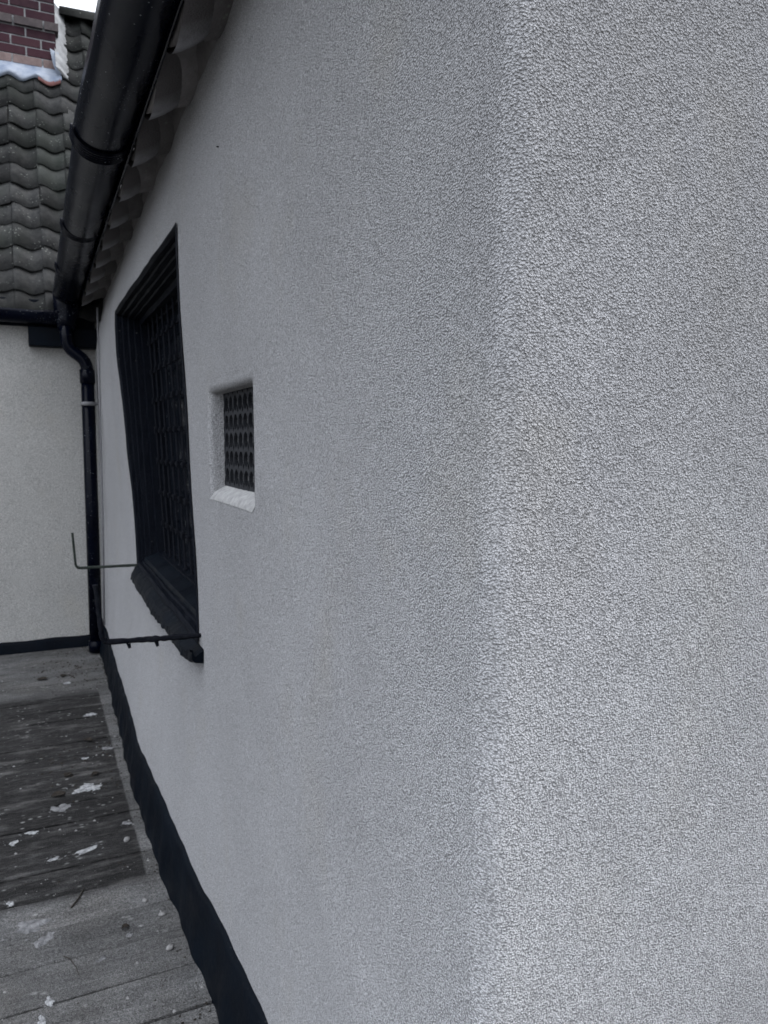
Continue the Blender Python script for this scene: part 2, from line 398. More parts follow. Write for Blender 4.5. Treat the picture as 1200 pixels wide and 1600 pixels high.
def build_wall():
    vb = .016                                   # rounding of the vent opening
    ul = [VU0 - vb, VU1 + vb, WU0, WU1]
    zl = [VZ0 - vb, VZ1 + vb, WZ0, WZ1]
    def lines(a, b, fixed, st):
        out = []; ks = sorted([a, b] + fixed)
        for p, q in zip(ks[:-1], ks[1:]):
            n = max(1, round((q - p) / st)); out += [p + (q - p) * k / n for k in range(n)]
        return out + [b]
    ST = .012
    UF, ZF0, ZF1, XF = 1.5, .64, 2.06, 1.12
    def fine(fixed, a, b, f0, f1, st):
        out = []; ks = sorted([a, b, f0, f1] + fixed)
        for p, q in zip(ks[:-1], ks[1:]):
            if q - p < 1e-6: continue
            h = ST if (p >= f0 - 1e-6 and q <= f1 + 1e-6) else st
            n = max(1, round((q - p) / h)); out += [p + (q - p) * k / n for k in range(n)]
        return out + [b]
    U = fine(ul, .72, 6.3, .72, UF, .05); Z = fine(zl, 0, 2.62, ZF0, ZF1, .04)
    rc = .030; NA = 12
    Zc = np.array(Z); nz = len(Z)
    # sample the old wall's shape on a coarse net, then interpolate smoothly over the fine rows
    zk = np.unique(np.concatenate([np.arange(0, 2.62, .06), [2.62]]))
    def column(fn):
        return np.interp(Zc, zk, [fn(z) for z in zk])
    cyc = column(cornery); xac = column(lambda z: wallx(cornery(z) + rc, z))
    P = []; N = []; kinds = []
    ucoarse = {}
    def acol(u):
        x = column(lambda z: wallx(u + skew(u, z), z)); y = u + column(lambda z: skew(u, z)); return x, y
    uk = list(np.arange(.72, UF + .05, .05)); ak = [acol(u) for u in uk]
    for u in U[::-1]:
        if u < UF - 1e-6:
            i = min(int((u - .72) / .05), len(uk) - 2); t = (u - uk[i]) / .05
            x = ak[i][0] * (1 - t) + ak[i + 1][0] * t; y = ak[i][1] * (1 - t) + ak[i + 1][1] * t
        else: x, y = acol(u)
        if u < .9:
            f = (.9 - u) / .18; y = y + (cyc + rc - .72) * f; x = x * (1 - f) + xac * f
        P.append((x, y)); N.append((-1, 0)); kinds.append(('A', u))
    for k in range(1, NA):
        th = k / NA * math.pi / 2; wob = .0015 * np.sin(Zc * 23) * math.sin(2 * th)
        P.append((xac + rc * (1 - math.cos(th)) + wob, cyc + rc * (1 - math.sin(th)) + wob)); N.append((-math.cos(th), -math.sin(th))); kinds.append(('C', k))
    xe0 = .4365 + rc
    for x in list(np.arange(0, XF - xe0, ST)) + list(np.arange(XF - xe0, 3.61 - xe0, .06)):
        X = xac + rc + x; f = min(1, x / .15)
        yy = np.interp(Zc, zk, [endy(xe0 + x, z) - cornery(z) for z in zk]) * f
        P.append((X, cyc + yy)); N.append((0, -1)); kinds.append(('E', xe0 + x))
    nc = len(P)
    XY = np.array([[p[0], p[1]] for p in P])                    # nc,2,nz
    s_ = np.concatenate([[0], np.cumsum(np.hypot(np.diff(XY[:, 0].mean(1)), np.diff(XY[:, 1].mean(1))))])
    # gentle hand-floated unevenness, same size everywhere
    h = .0010 * np.sin(s_ * 19)[:, None] * np.sin(Zc * 17 + 1)[None] + .0005 * np.sin(s_[:, None] * 41 + 2 * np.sin(Zc[None] * 9)) * np.sin(Zc[None] * 33)
    ua0 = np.array([v if k == 'A' else 0 for k, v in kinds]); h = h * (ua0 < 1.5)[:, None]
    V = np.zeros((nc, nz, 3)); NN = np.array(N)
    V[:, :, 0] = XY[:, 0] + NN[:, 0:1] * h; V[:, :, 1] = XY[:, 1] + NN[:, 1:2] * h; V[:, :, 2] = Zc[None]
    idx = np.arange(nc * nz).reshape(nc, nz)
    keep = np.ones((nc - 1, nz - 1), bool)
    ua = np.array([v if k == 'A' else -9 for k, v in kinds]); zmid = (Zc[1:] + Zc[:-1]) / 2; um = (ua[1:] + ua[:-1]) / 2
    for (u0, u1, z0, z1) in ((WU0, WU1, WZ0, WZ1), (VU0 - vb, VU1 + vb, VZ0 - vb, VZ1 + vb)):
        keep &= ~(((um > u0) & (um < u1))[:, None] & ((zmid > z0) & (zmid < z1))[None])
    Q = np.stack([idx[:-1, :-1], idx[1:, :-1], idx[1:, 1:], idx[:-1, 1:]], -1)[keep]
    extra = []; ef = []
    base = nc * nz
    top = [ci for ci in range(nc) if kinds[ci][0] != 'A']
    top = [c for c in top if kinds[c][0] == 'E' and (c == top[-1] or c % 4 == 0 or kinds[c][1] > XF)]
    for c in top:
        x, y = V[c, -1, 0], V[c, -1, 1]; extra.append((x, y, 2.621 + max(0, min(x - .47, 4.0)) * .80))
    for k in range(len(top) - 1):
        extra_i = base + k; ef.append((idx[top[k], -1], idx[top[k + 1], -1], extra_i + 1, extra_i))
    # rounded reveal of the vent opening; its ledge slopes down and out
    us = [v for k, v in kinds if k == 'A' and VU0 - vb - 1e-6 <= v <= VU1 + vb + 1e-6][::-1]
    zs_ = [z for z in Z if VZ0 - vb - 1e-6 <= z <= VZ1 + vb + 1e-6]; zs = zs_
    bd = [(u, zs[0]) for u in us] + [(us[-1], z) for z in zs[1:]] + [(u, zs[-1]) for u in us[::-1][1:]] + [(us[0], z) for z in zs[::-1][1:-1]]
    loops = [(0, 0)] + [(vb * math.sin(a), vb * (1 - math.cos(a))) for a in (R(20), R(40), R(60), R(80))] + [(vb, vb + .004), (vb + .001, .04), (vb + .003, .12)]
    cu, cz = (us[0] + us[-1]) / 2, (zs[0] + zs[-1]) / 2; hu, hz = (us[-1] - us[0]) / 2, (zs[-1] - zs[0]) / 2
    prev = None
    for o_, d_ in loops:
        cur = []
        for u, z in bd:
            uu = cu + (u - cu) * (hu - o_) / hu; zz = cz + (z - cz) * (hz - o_) / hz
            low = max(0, (cz - z) / hz)
            p = SP(uu, zz, d_); p.z += .42 * max(0, d_ - .004) * low ** 6; p.x += .0006 * math.sin(u * 900) if d_ > 0 else 0
            cur.append(base + len(extra)); extra.append(tuple(p))
        if prev:
            for k in range(len(bd)): ef.append((prev[k], prev[(k + 1) % len(bd)], cur[(k + 1) % len(bd)], cur[k]))
        prev = cur
    allv = np.concatenate([V.reshape(-1, 3), np.array(extra)]); allf = np.concatenate([Q, np.array(ef)])
    me = bpy.data.meshes.new('wall'); me.vertices.add(len(allv)); me.vertices.foreach_set('co', allv.ravel())
    nf = len(allf); me.loops.add(nf * 4); me.loops.foreach_set('vertex_index', allf.astype(np.int32).ravel())
    me.polygons.add(nf); me.polygons.foreach_set('loop_start', np.arange(nf, dtype=np.int32) * 4)
    try: me.polygons.foreach_set('loop_total', np.full(nf, 4, np.int32))
    except Exception: pass
    me.update(calc_edges=True); me.validate()
    me.polygons.foreach_set('use_smooth', np.ones(len(me.polygons), bool))
    me.materials.append(M['render'])
    o = bpy.data.objects.new('wall', me); COL.objects.link(o); o.parent = house
    return o
build_wall()

# ---- painted plinth band, hand-brushed edge
def build_plinth():
    mb = MB(); vs = []; fs = []; ys = np.arange(.60, 5.745, .03); n = 6
    for i, y in enumerate(ys):
        j = .004 * math.sin(y * 17) + .003 * math.sin(y * 41 + 1)
        zt = .2 + .006 * math.sin(y * 5.3) + .8 * j
        if y < .75: y_ = y
        xw = wallx(y, .2); xb = wallx(y, 0) - .03 + j * .8
        for (x, z) in ((xw + .012, zt + .004), (xw - .006, zt + .002), (xw - .014 + j * .3, zt - .012), (xw - .018 + j * .4, zt * .6), (xb, .05), (xb - .004, -.03)):
            vs.append((x, y, z))
    for i in range(len(ys) - 1):
        for k in range(n - 1):
            fs.append((i * n + k, (i + 1) * n + k, (i + 1) * n + k + 1, i * n + k + 1))
    b = len(vs)                                   # round the corner along the end wall
    xs = np.arange(.43, 3.6, .1)
    for x in xs:
        yw = endy(x, .2)
        for (dy, z) in ((.012, .204), (-.006, .202), (-.014, .188), (-.018, .12), (-.026, .05), (-.03, -.03)):
            vs.append((x, yw + dy, z))
    for i in range(len(xs) - 1):
        for k in range(n - 1):
            a = b + i * n + k; fs.append((a, a + 1, a + n + 1, a + n))
    mb.add(vs, fs); mb.build('plinth', M['black'], house, True)
build_plinth()

# ---- window: frame, sill, grille, glass
def loop_pts(o_, d_, n=18, bottom=True):
    u0, u1, z0, z1 = WU0 + o_, WU1 - o_, WZ0 + o_, WZ1 - o_
    pts = []
    for k in range(n): pts.append((u0 + (u1 - u0) * k / n, z0))
    for k in range(n): pts.append((u1, z0 + (z1 - z0) * k / n))
    for k in range(n): pts.append((u1 + (u0 - u1) * k / n, z1))
    for k in range(n): pts.append((u0, z1 + (z0 - z1) * k / n))
    out = []
    for u, z in pts:
        y = u + skew(u, z); xw = wallx(y, z)
        # deeper parts lie in one true plane
        f = min(1, max(0, d_ / .06)); out.append(Vector(((xw + d_) * (1 - f) + (.42 + d_) * f, y, z)))
    return out
window = bpy.data.objects.new('window', None); COL.objects.link(window); window.parent = house
def build_window():
    prof = [(-.006, -.004), (.004, -.006), (.012, .004), (.012, .022), (.020, .026), (.020, .044), (.028, .048), (.028, .068), (.034, .072), (.034, .100), (.062, .101), (.062, .15), (.075, .151), (.075, .19)]
    vs = []; fs = []; n = 72
    for o_, d_ in prof:
        L = loop_pts(o_, d_)
        for i, P in enumerate(L):
            vs.append(P + Vector((random.uniform(-.0012, .0012), random.uniform(-.001, .001), random.uniform(-.002, .002))))
    for k in range(len(prof) - 1):
        for i in range(n): fs.append((k * n + i, k * n + (i + 1) % n, (k + 1) * n + (i + 1) % n, (k + 1) * n + i))
    o = link('frame', vs, fs, M['timber'], window); fixn(o)
    # glass and dark room behind
    L = loop_pts(.06, .17); xs = .42 + .17
    link('glass', L, [tuple(range(72))], M['glass'], window)
    mb = MB(); mb.box(.64, 1.1, 2.0, 4.6, .7, 2.3); 
    # lattice of flat bars with square bosses where they cross
    def cell(a, b, z):          # a 0..1 between jambs
        u = WU0 + .07 + a * (WU1 - WU0 - .14); return u + skew(u, z)
    xg = .42 + .125
    nv, nh = 11, 9
    zz = [WZ0 + .055 + k * .144 for k in range(nh)]
    g = MB()
    for i in range(nv):
        a = (i + .5) / nv
        pts = [(xg, cell(a, 0, z), z) for z in (WZ0 + .03, 1.2, 1.5, 1.8, WZ1 - .03)]
        for e in (-.008, .008):
            sweep(g, [(p[0], p[1] + e, p[2]) for p in pts], .0035, 6, .03)
    for z in zz[:]:
        if z > WZ1 - .06: continue
        g.box(xg - .004 + .008, xg + .012, cell(0, 0, z) - .02, cell(1, 0, z) + .02, z - .004, z + .004)
    for z in zz:
        if z > WZ1 - .06: continue
        for i in range(nv):
            y = cell((i + .5) / nv, 0, z); s = .013 + random.uniform(-.002, .002)
            g.box(xg - .010, xg + .006, y - s, y + s, z - s, z + s, ch=.003)
    g.build('lattice_grille', M['iron'], window)
    # sill: two stepped slopes and a rough outer lip
    prof = [(.555, .935), (.500, .918), (.462, .905), (.455, .885), (.412, .858), (.398, .846), (.388, .832), (.385, .806), (.394, .797), (.45, .79)]
    vs = []; fs = []; ys = np.linspace(2.15, 3.74, 60); n = len(prof)
    for y in ys:
        off = wallx(y, .82) - .42
        for k, (x, z) in enumerate(prof):
            j = random.uniform(-.0025, .0025) if 3 < k < 9 else 0
            dx = off if k > 4 else 0
            if y < 2.2 and k < 4: z_ = .868 + (z - .868) * 0.1; x_ = min(x, .43)
            else: z_, x_ = z, x
            vs.append((x_ + dx + j, y, z_ + j * 1.4 + (.014 * max(0, 2.9 - y) + max(0, 2.26 - y) * .16 if k > 5 else 0)))
    for i in range(len(ys) - 1):
        for k in range(n - 1): fs.append((i * n + k, (i + 1) * n + k, (i + 1) * n + k + 1, i * n + k + 1))
    fs += [tuple(range(n)), tuple((len(ys) - 1) * n + k for k in range(n))]
    o = link('sill', vs, fs, M['black'], window); fixn(o)
build_window()

# ---- air vent: pierced grate set back in its opening
def build_vent():
    cw, rh = .048, .0455
    y0, y1, z0, z1 = VU0 - .06, VU1 + .02, VZ0 - .01, VZ1 + .012
    st = .0026; ny = int((y1 - y0) / st); nz = int((z1 - z0) / st)
    def hole(y, z):
        a = (y - y0) / cw; b = (z - z0 + .006) / rh
        fa = (a % 1) - .5; fb = (b % 1) - .5
        # tall pointed slot
        w_ = .40 * math.sqrt(max(0, 1 - (abs(fb + .06) / .40) ** 1.9)) if abs(fb + .06) < .40 else 0
        if abs(fa) < w_: return True
        # small diamonds between the rows at the bar lines
        ga = ((a + .5) % 1) - .5; gb = ((b + .5 - .09) % 1) - .5
        return abs(ga) / .16 + abs(gb) / .2 < 1
    vid = {}; vs = []; fs = []
    def V(i, k):
        if (i, k) not in vid:
            vid[i, k] = len(vs); y = y0 + i * st; z = z0 + k * st; vs.append((.42 + .046, y, z))
        return vid[i, k]
    for i in range(ny):
        for k in range(nz):
            if not hole(y0 + (i + .5) * st, z0 + (k + .5) * st):
                fs.append((V(i, k), V(i, k + 1), V(i + 1, k + 1), V(i + 1, k)))
    vent = bpy.data.objects.new('air_vent', None); COL.objects.link(vent); vent.parent = house
    o = link('grate', vs, fs, M['clay_vent'], vent)
    md = o.modifiers.new('s', 'SOLIDIFY'); md.thickness = .009; md.offset = 1
    sm = o.modifiers.new('sm', 'SMOOTH'); sm.factor = .5; sm.iterations = 2
    o.modifiers.move(1, 0)
    # separate smooth slab as the ledge at the foot of the opening, sloping out
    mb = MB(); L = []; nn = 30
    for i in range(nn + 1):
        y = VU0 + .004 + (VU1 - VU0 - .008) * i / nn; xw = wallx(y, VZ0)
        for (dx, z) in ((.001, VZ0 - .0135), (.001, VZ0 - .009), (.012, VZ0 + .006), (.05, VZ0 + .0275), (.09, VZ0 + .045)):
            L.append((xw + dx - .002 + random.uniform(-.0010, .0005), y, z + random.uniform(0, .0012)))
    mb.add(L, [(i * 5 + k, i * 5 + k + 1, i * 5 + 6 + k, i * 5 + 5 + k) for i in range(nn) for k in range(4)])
    mb.build('ledge', M['ledge'], vent, True, label='smooth sloping ledge of the vent')
    mb = MB(); mb.box(.535, .55, VU0 - .02, VU1 + .02, VZ0 - .02, VZ1 + .02)
    mb.build('backing', M['dark_room'], vent)
build_vent()

# ------------------------------------------------------------------ pantiled roofs
def tiles(mb, origin, across, up, ncol, nrow, cw, gauge, prof, lap=.07, thick=.016, lift=.02, skip=None, rnd=1.0, ntop=12):
    """origin eaves corner; across/up unit vectors; prof(t) height over the slope, t in 0..1"""
    across = Vector(across).normalized(); up = Vector(up).normalized(); nrm = across.cross(up).normalized()
    if nrm.z < 0: nrm = -nrm
    for r in range(nrow):
        for c in range(ncol):
            base = Vector(origin) + across * (c * cw) + up * (r * gauge)
            if skip and skip(base + across * cw * .5): continue
            n = ntop; vs = []
            tx = random.uniform(-.006, .006) * rnd; ts = random.uniform(-.009, .009) * rnd; tl = random.uniform(-.004, .004) * rnd
            for e, (s, l) in enumerate(((ts, lift), (gauge + lap, 0))):
                for q in (0, 1):
                    for k in range(n + 1):
                        t = k / n
                        P = base + across * (t * (cw + .006) + tx) + up * (s + tl * (t - .5)) + nrm * (prof(t) + l + tl - q * thick)
                        vs.append(P)
            m_ = n + 1; fs = []
            for k in range(n):
                fs.append((k, k + 1, 2 * m_ + k + 1, 2 * m_ + k))                       # top
                fs.append((m_ + k, 3 * m_ + k, 3 * m_ + k + 1, m_ + k + 1))              # underside
                fs.append((k, m_ + k, m_ + k + 1, k + 1))                                # lower edge
                fs.append((2 * m_ + k, 2 * m_ + k + 1, 3 * m_ + k + 1, 3 * m_ + k))
            fs += [(0, 2 * m_, 3 * m_, m_), (n, m_ + n, 3 * m_ + n, 2 * m_ + n)]
            mb.add(vs, fs, random.random())

# roof of the near cottage: eaves run along Y; the scalloped undersides show behind the gutter
roofA = bpy.data.objects.new('roof', None); COL.objects.link(roofA); roofA.parent = house
mb = MB(); pa = R(38); pe = R(20)
scal = lambda t: .072 * (1 - math.sin(math.pi * t) ** 1.15)
YA0 = .40
tiles(mb, (.333, YA0 + .035, 2.396), (0, 1, 0), (math.cos(pe), 0, math.sin(pe)), 16, 1, .41, .27, scal, lap=.05, thick=.03, lift=.0, rnd=.6, ntop=20)
mb.build('eaves_tiles', M['eaves_tile'], roofA, True)
mb = MB()
tiles(mb, (.335 + .20 * math.cos(pe), YA0 + .035, 2.43 + .20 * math.sin(pe)), (0, 1, 0), (math.cos(pa), 0, math.sin(pa)), 22, 13, .41, .3, scal, lap=.06, ntop=10)
mb.build('pantiles', M['tile'], roofA, True)
# soffit board closing the gap over the wall head
mb = MB()
for k in range(2):
    pass
zr = 2.50 + 3.08 * math.tan(pa)
vs = [(.52, YA0 + .05, 2.50), (.52, 6.4, 2.50), (3.6, 6.4, zr), (3.6, YA0 + .05, zr)]
mb.add(vs + [(x, y, z - .03) for x, y, z in vs], [(0, 1, 2, 3), (7, 6, 5, 4), (0, 4, 5, 1), (1, 5, 6, 2), (2, 6, 7, 3), (3, 7, 4, 0)])
mb.build('roof_boarding', M['soffit'], roofA)
# mortar bedding humped between wall head and tiles
mb = MB(); vs = []; fs = []; ys = np.arange(.62, 5.9, .03)
for y in ys:
    t = ((y - YA0 - .035) / .41) % 1; h = .075 * (1 - math.sin(math.pi * t) ** .75)
    xw = wallx(y, 2.5); j = random.uniform(-.003, .003)
    vs += [(xw - .004, y, 2.42 + j), (xw - .03 + j, y, 2.47 + j + h * .2), (xw - .055, y, 2.50 + h * .8), (xw - .04, y, 2.56 + h)]
for i in range(len(ys) - 1):
    for k in range(3): fs.append((i * 4 + k, i * 4 + k + 1, i * 4 + 5 + k, i * 4 + 4 + k))
# mortar lobe bedded under each eaves tile, curving up towards the wall; runs on as one lumpy strip
lobes = MB(); g_ = []; gt_ = []; nx = 9; na = 16 * 13
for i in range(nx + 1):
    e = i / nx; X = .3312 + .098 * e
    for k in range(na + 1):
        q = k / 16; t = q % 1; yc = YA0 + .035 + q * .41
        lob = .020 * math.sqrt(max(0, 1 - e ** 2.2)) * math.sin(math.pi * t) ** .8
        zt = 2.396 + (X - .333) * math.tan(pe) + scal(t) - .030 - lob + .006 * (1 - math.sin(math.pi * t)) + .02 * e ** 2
        g_.append((X, yc, zt + random.uniform(-.0008, .0008))); gt_.append(max(0, 1 - abs(t - .50) / .17) ** .6 * (1 - .5 * e))  # tint: paler crescent along each lobe's lowest line, weaker towards the wall
lobes.add(g_, [(i * (na + 1) + k, i * (na + 1) + k + 1, (i + 1) * (na + 1) + k + 1, (i + 1) * (na + 1) + k) for i in range(nx) for k in range(na)])
lobes.t = gt_; lobes.build('tile_bedding', M['lobe_two_tone'], roofA, True)
mb.add(vs, fs); mb.build('mortar_bedding', M['eaves_tile'], roofA, True)

mb = MB(); mb.box(.3235, .3305, .30, 5.70, 2.384, 2.462, ch=.002); mb.build('eaves_board', M['pvc'], house)
# ---- half-round gutters
def gutter_run(name, p0, p1, r, parent, depth=.8, wall=.003, n=18, mat_='pvc', taper=0):
    p0, p1 = Vector(p0), Vector(p1); d = (p1 - p0).normalized(); side = d.cross(Vector((0, 0, 1))).normalized(); up = Vector((0, 0, 1))
    vs = []; segs = 24; mb = MB()
    rb = r
    for i in range(segs + 1):
        r = rb + taper * (1 - i / segs)
        c = p0.lerp(p1, i / segs) + up * (.003 * math.sin(i * 1.3))
        for rr in (r, r - wall):
            for k in range(n + 1):
                th = math.pi * k / n
                x = math.cos(th) * rr; z = -math.sin(th) * rr * depth
                if rr == r and k in (0, n): x *= 1.045      # rolled rim
                vs.append(c + side * x + up * (z + (.0 if k not in (0, n) else .004)))
    m_ = n + 1; fs = []; st = 2 * m_
    for i in range(segs):
        a, b = i * st, (i + 1) * st
        for k in range(n):
            fs.append((a + k, a + k + 1, b + k + 1, b + k)); fs.append((a + m_ + k, b + m_ + k, b + m_ + k + 1, a + m_ + k + 1))
        fs.append((a, b, b + m_, a + m_)); fs.append((a + n, a + m_ + n, b + m_ + n, b + n))
    for a in (0, segs * st):
        for k in range(n): fs.append((a + k, a + m_ + k, a + m_ + k + 1, a + k + 1))
    mb.add(vs, fs)
    return mb.build(name, M[mat_], parent, True)
mb = MB(); mb.box(.350, .366, .26, 5.75, 2.452, 2.53, ch=.003); mb.build('fascia_board', M['black'], house)
gutA = bpy.data.objects.new('gutter', None); COL.objects.link(gutA); gutA.parent = house
gx, gz = .245, 2.442
gutter_run('channel', (gx + .050, .20, gz), (gx - .004, 2.78, gz - .0), .086, gutA, taper=-.010)
gutter_run('channel', (gx, 2.70, gz - .002), (gx, 5.62, gz - .015), .083, gutA)
for y, r_, wd in ((2.74, .094, .10), (3.86, .089, .09), (4.78, .089, .11)):
    gutter_run('joint_collar', (gx - .002, y - wd / 2, gz - .003), (gx - .002, y + wd / 2, gz - .003), r_, gutA)

# ------------------------------------------------------------------ the wing across the end
wing = thing('rendered_back_wing', 'pale rendered wing across the far end with mossy pantile roof and brick chimney', 'house')
YB = 5.78
mb = MB()
xs = np.arange(-4.0, .86, .06); zs = np.arange(0, 2.45, .06); vs = []; fs = []
for x in xs:
    for z in zs: vs.append((x, YB + .004 * math.sin(x * 5 + z * 3) + .003 * math.sin(z * 9 - x * 2) - (.0 if z > .3 else .006), z))
nz = len(zs)
for i in range(len(xs) - 1):
    for k in range(nz - 1): fs.append((i * nz + k, (i + 1) * nz + k, (i + 1) * nz + k + 1, i * nz + k + 1))
mb.add(vs, fs); mb.build('wall', M['render_far'], wing, True, normals=False)
mb = MB(); vs = []; fs = []; xs = np.arange(-4.0, .42, .05)
for x in xs:
    j = .003 * math.sin(x * 19)
    for (y, z) in ((YB, .078 + j), (YB - .022, .074 + j), (YB - .03 + j, .06), (YB - .036, -.03)): vs.append((x, y, z))
for i in range(len(xs) - 1):
    for k in range(3): fs.append((i * 4 + k, i * 4 + k + 1, i * 4 + 5 + k, i * 4 + 4 + k))
mb.add(vs, fs); mb.build('plinth', M['black'], wing, True)
# gable and back closing walls
mb = MB(); mb.box(-4.02, -4.0, YB, 9.3, 0, 2.4); mb.box(-4.0, 3.0, 9.1, 9.3, 0, 2.4)
mb.build('rear_walls', M['render_far'], wing)

roofB = bpy.data.objects.new('roof', None); COL.objects.link(roofB); roofB.parent = wing
pb = R(60); upB = Vector((0, math.cos(pb), math.sin(pb))); E0 = Vector((0, 5.71, 2.325)); CW, GA = .1885, .193
def rp(x, s, n=0): return E0 + Vector((x, 0, 0)) + upB * s + Vector((0, -math.sin(pb), math.cos(pb))) * n
def swave(t): return .020 * math.cos(2 * math.pi * (t - .09)) + (.006 * (1 - t))
CX1, CS = .285, 2.29     # chimney right face, where its front meets the slope
def skipB(P):
    s = (P - E0).dot(upB)
    return P.x < CX1 + .02 and s > CS - .06
mb = MB(); x0 = -.0757 - 20 * CW
tiles(mb, rp(x0, -.065), (1, 0, 0), upB, 26, 16, CW, GA, swave, lap=.07, thick=.017, lift=.022, skip=skipB, rnd=1.3)
mb.build('pantiles', M['tile'], roofB, True)
mb = MB(); a, b_ = rp(-4, .0, -.03), rp(1.2, .0, -.03); c, d = rp(1.2, 3.15, -.03), rp(-4, 3.15, -.03)
mb.add([a, b_, c, d, a + Vector((0, .03, -.03)), b_ + Vector((0, .03, -.03)), c + Vector((0, .06, -.03)), d + Vector((0, .06, -.03))],
       [(0, 1, 2, 3), (7, 6, 5, 4), (0, 4, 5, 1), (1, 5, 6, 2), (2, 6, 7, 3), (3, 7, 4, 0)])
rear = [c, d, Vector((-4, 9.2, 2.4)), Vector((1.2, 9.2, 2.4))]
mb.add(rear, [(0, 1, 2, 3)]); mb.build('roof_boarding', M['soffit'], roofB, normals=False)
# ridge: half-round caps on mortar
mb = MB(); rid = rp(0, 3.05, .02)
x = CX1 + .05
while x < 1.6:
    L = .36; n = 10; vs = []
    for e, xx in enumerate((x, x + L)):
        for rr in (.10 + .008 * e, .082 + .008 * e):
            for k in range(n + 1):
                th = math.pi * k / n; vs.append((xx, rid.y + .01 + math.cos(th) * rr, rid.z - .04 + math.sin(th) * rr * 1.0))
    m_ = n + 1; fs = []
    for k in range(n):
        fs += [(k, k + 1, 2 * m_ + k + 1, 2 * m_ + k), (m_ + k, 3 * m_ + k, 3 * m_ + k + 1, m_ + k + 1), (k, m_ + k, m_ + k + 1, k + 1), (2 * m_ + k, 2 * m_ + k + 1, 3 * m_ + k + 1, 3 * m_ + k)]
    mb.add(vs, fs, random.random()); x += L - .02
mb.build('ridge_tiles', M['tile'], roofB, True)

# ---- chimney
chim = bpy.data.objects.new('chimney', None); COL.objects.link(chim); chim.parent = roofB
F0 = rp(0, CS, 0); CY = F0.y; CZ = F0.z        # front face at y = CY, emerging at height CZ
mort = MB(); CXL = -.95; CD = .62; CT = CZ + 1.75
mort.box(CXL + .006, CX1 - .006, CY + .006, CY + CD, CZ - .5, CT - .01)
mort.build('mortar_core', M['mortar'], chim)
def bricks(zlist, mat_, name, proj=0, jit=1):
    mb = MB()
    for (z, h, ph) in zlist:
        x = CX1 + proj - ph
        first = True
        while x > CXL:
            L = .205 if not (first and ph > 0) else ph
            if first and ph > 0: x1, x0_ = CX1 + proj, CX1 + proj - ph + .0
            else: x1, x0_ = x, max(x - .215, CXL)
            j = random.uniform(-.002, .002) * jit
            mb.box(x0_ + .006, x1 - .006 * (0 if x1 == CX1 + proj else 1), CY - proj + j, CY + .09, z + .005, z + h - .005, random.random(), ch=.002)
            if not (first and ph > 0): x -= .215
            first = False
        y = CY + .1
        while y < CY + CD:
            mb.box(CX1 - .09, CX1 + proj + random.uniform(-.002, .002), y + .005, min(y + .205, CY + CD), z + .005, z + h - .005, random.random(), ch=.002); y += .215
    return mb.build(name, M[mat_], chim)
ch = .071
zl = [(CZ + .055 + ch * 1 + ch * k, ch, (.107 if k % 2 else 0)) for k in range(3)]
bricks([(CZ + .055, ch, .107)], 'brick_pale', 'base_course', .006)
bricks(zl, 'brick', 'brickwork')
zp = zl[-1][0] + ch
bricks([(zp, ch, .107)], 'brick_grey', 'projecting_course', .022)
zu = zp + ch
bricks([(zu + ch * k, ch, (.107 if k % 2 else 0)) for k in range(17)], 'brick', 'upper_brickwork')
mb = MB(); mb.box(CXL - .03, CX1 + .03, CY - .03, CY + CD + .03, CT - .01, CT + .07, ch=.01); mb.build('cap', M['mortar'], chim)
mb = MB()
sweep(mb, [(-.35, CY + .3, CT + .06), (-.35, CY + .3, CT + .25), (-.35, CY + .3, CT + .42)], [.13, .11, .12], 16, 0, True); mb.build('chimney_pot', M['red_tile'], chim)

# lead apron dressed over the top course, wavy lower edge
mb = MB(); vs = []; fs = []; xs = np.linspace(-1.0, CX1 + .03, 90)
for x in xs:
    t = ((x - x0) / CW) % 1; wv = swave(t)
    prof = [(CS + .02, .13), (CS + .015, .045), (CS - .04, .045 + wv * .5), (CS - .075, .044 + wv * .9), (CS - .105 + .012 * math.sin(x * 7), .042 + wv), (CS - .107 + .012 * math.sin(x * 7), .020 + wv)]
    for k, (s, n_) in enumerate(prof):
        if k == 0: P = Vector((x, CY - .004, CZ + .065 + .008 * math.sin(x * 9)))
        elif k == 1: P = Vector((x, CY - .008, CZ + .035))
        else: P = rp(x, s, n_ + .005 * math.sin(x * 31 + k))
        vs.append(P)
for i in range(len(xs) - 1):
    for k in range(5): fs.append((i * 6 + k, (i + 1) * 6 + k, (i + 1) * 6 + k + 1, i * 6 + k + 1))
mb.add(vs, fs); mb.build('lead_apron', M['lead'], chim, True)
# folded lead corner piece standing up beside the brick
mb = MB()
p = Vector((CX1 + .004, CY - .012, CZ + .02))
mb.add([p + Vector((-.05, -.004, .19)), p + Vector((.012, -.006, .165)), p + Vector((.02, -.02, .09)), p + Vector((.05, -.03, -.03)), p + Vector((.0, -.035, -.02)), p + Vector((-.03, -.012, .07)),
        p + Vector((-.01, .06, .20))], [(0, 5, 2, 1), (5, 4, 3, 2), (1, 2, 6), (2, 3, 6)])
mb.build('lead_corner', M['lead'], chim)
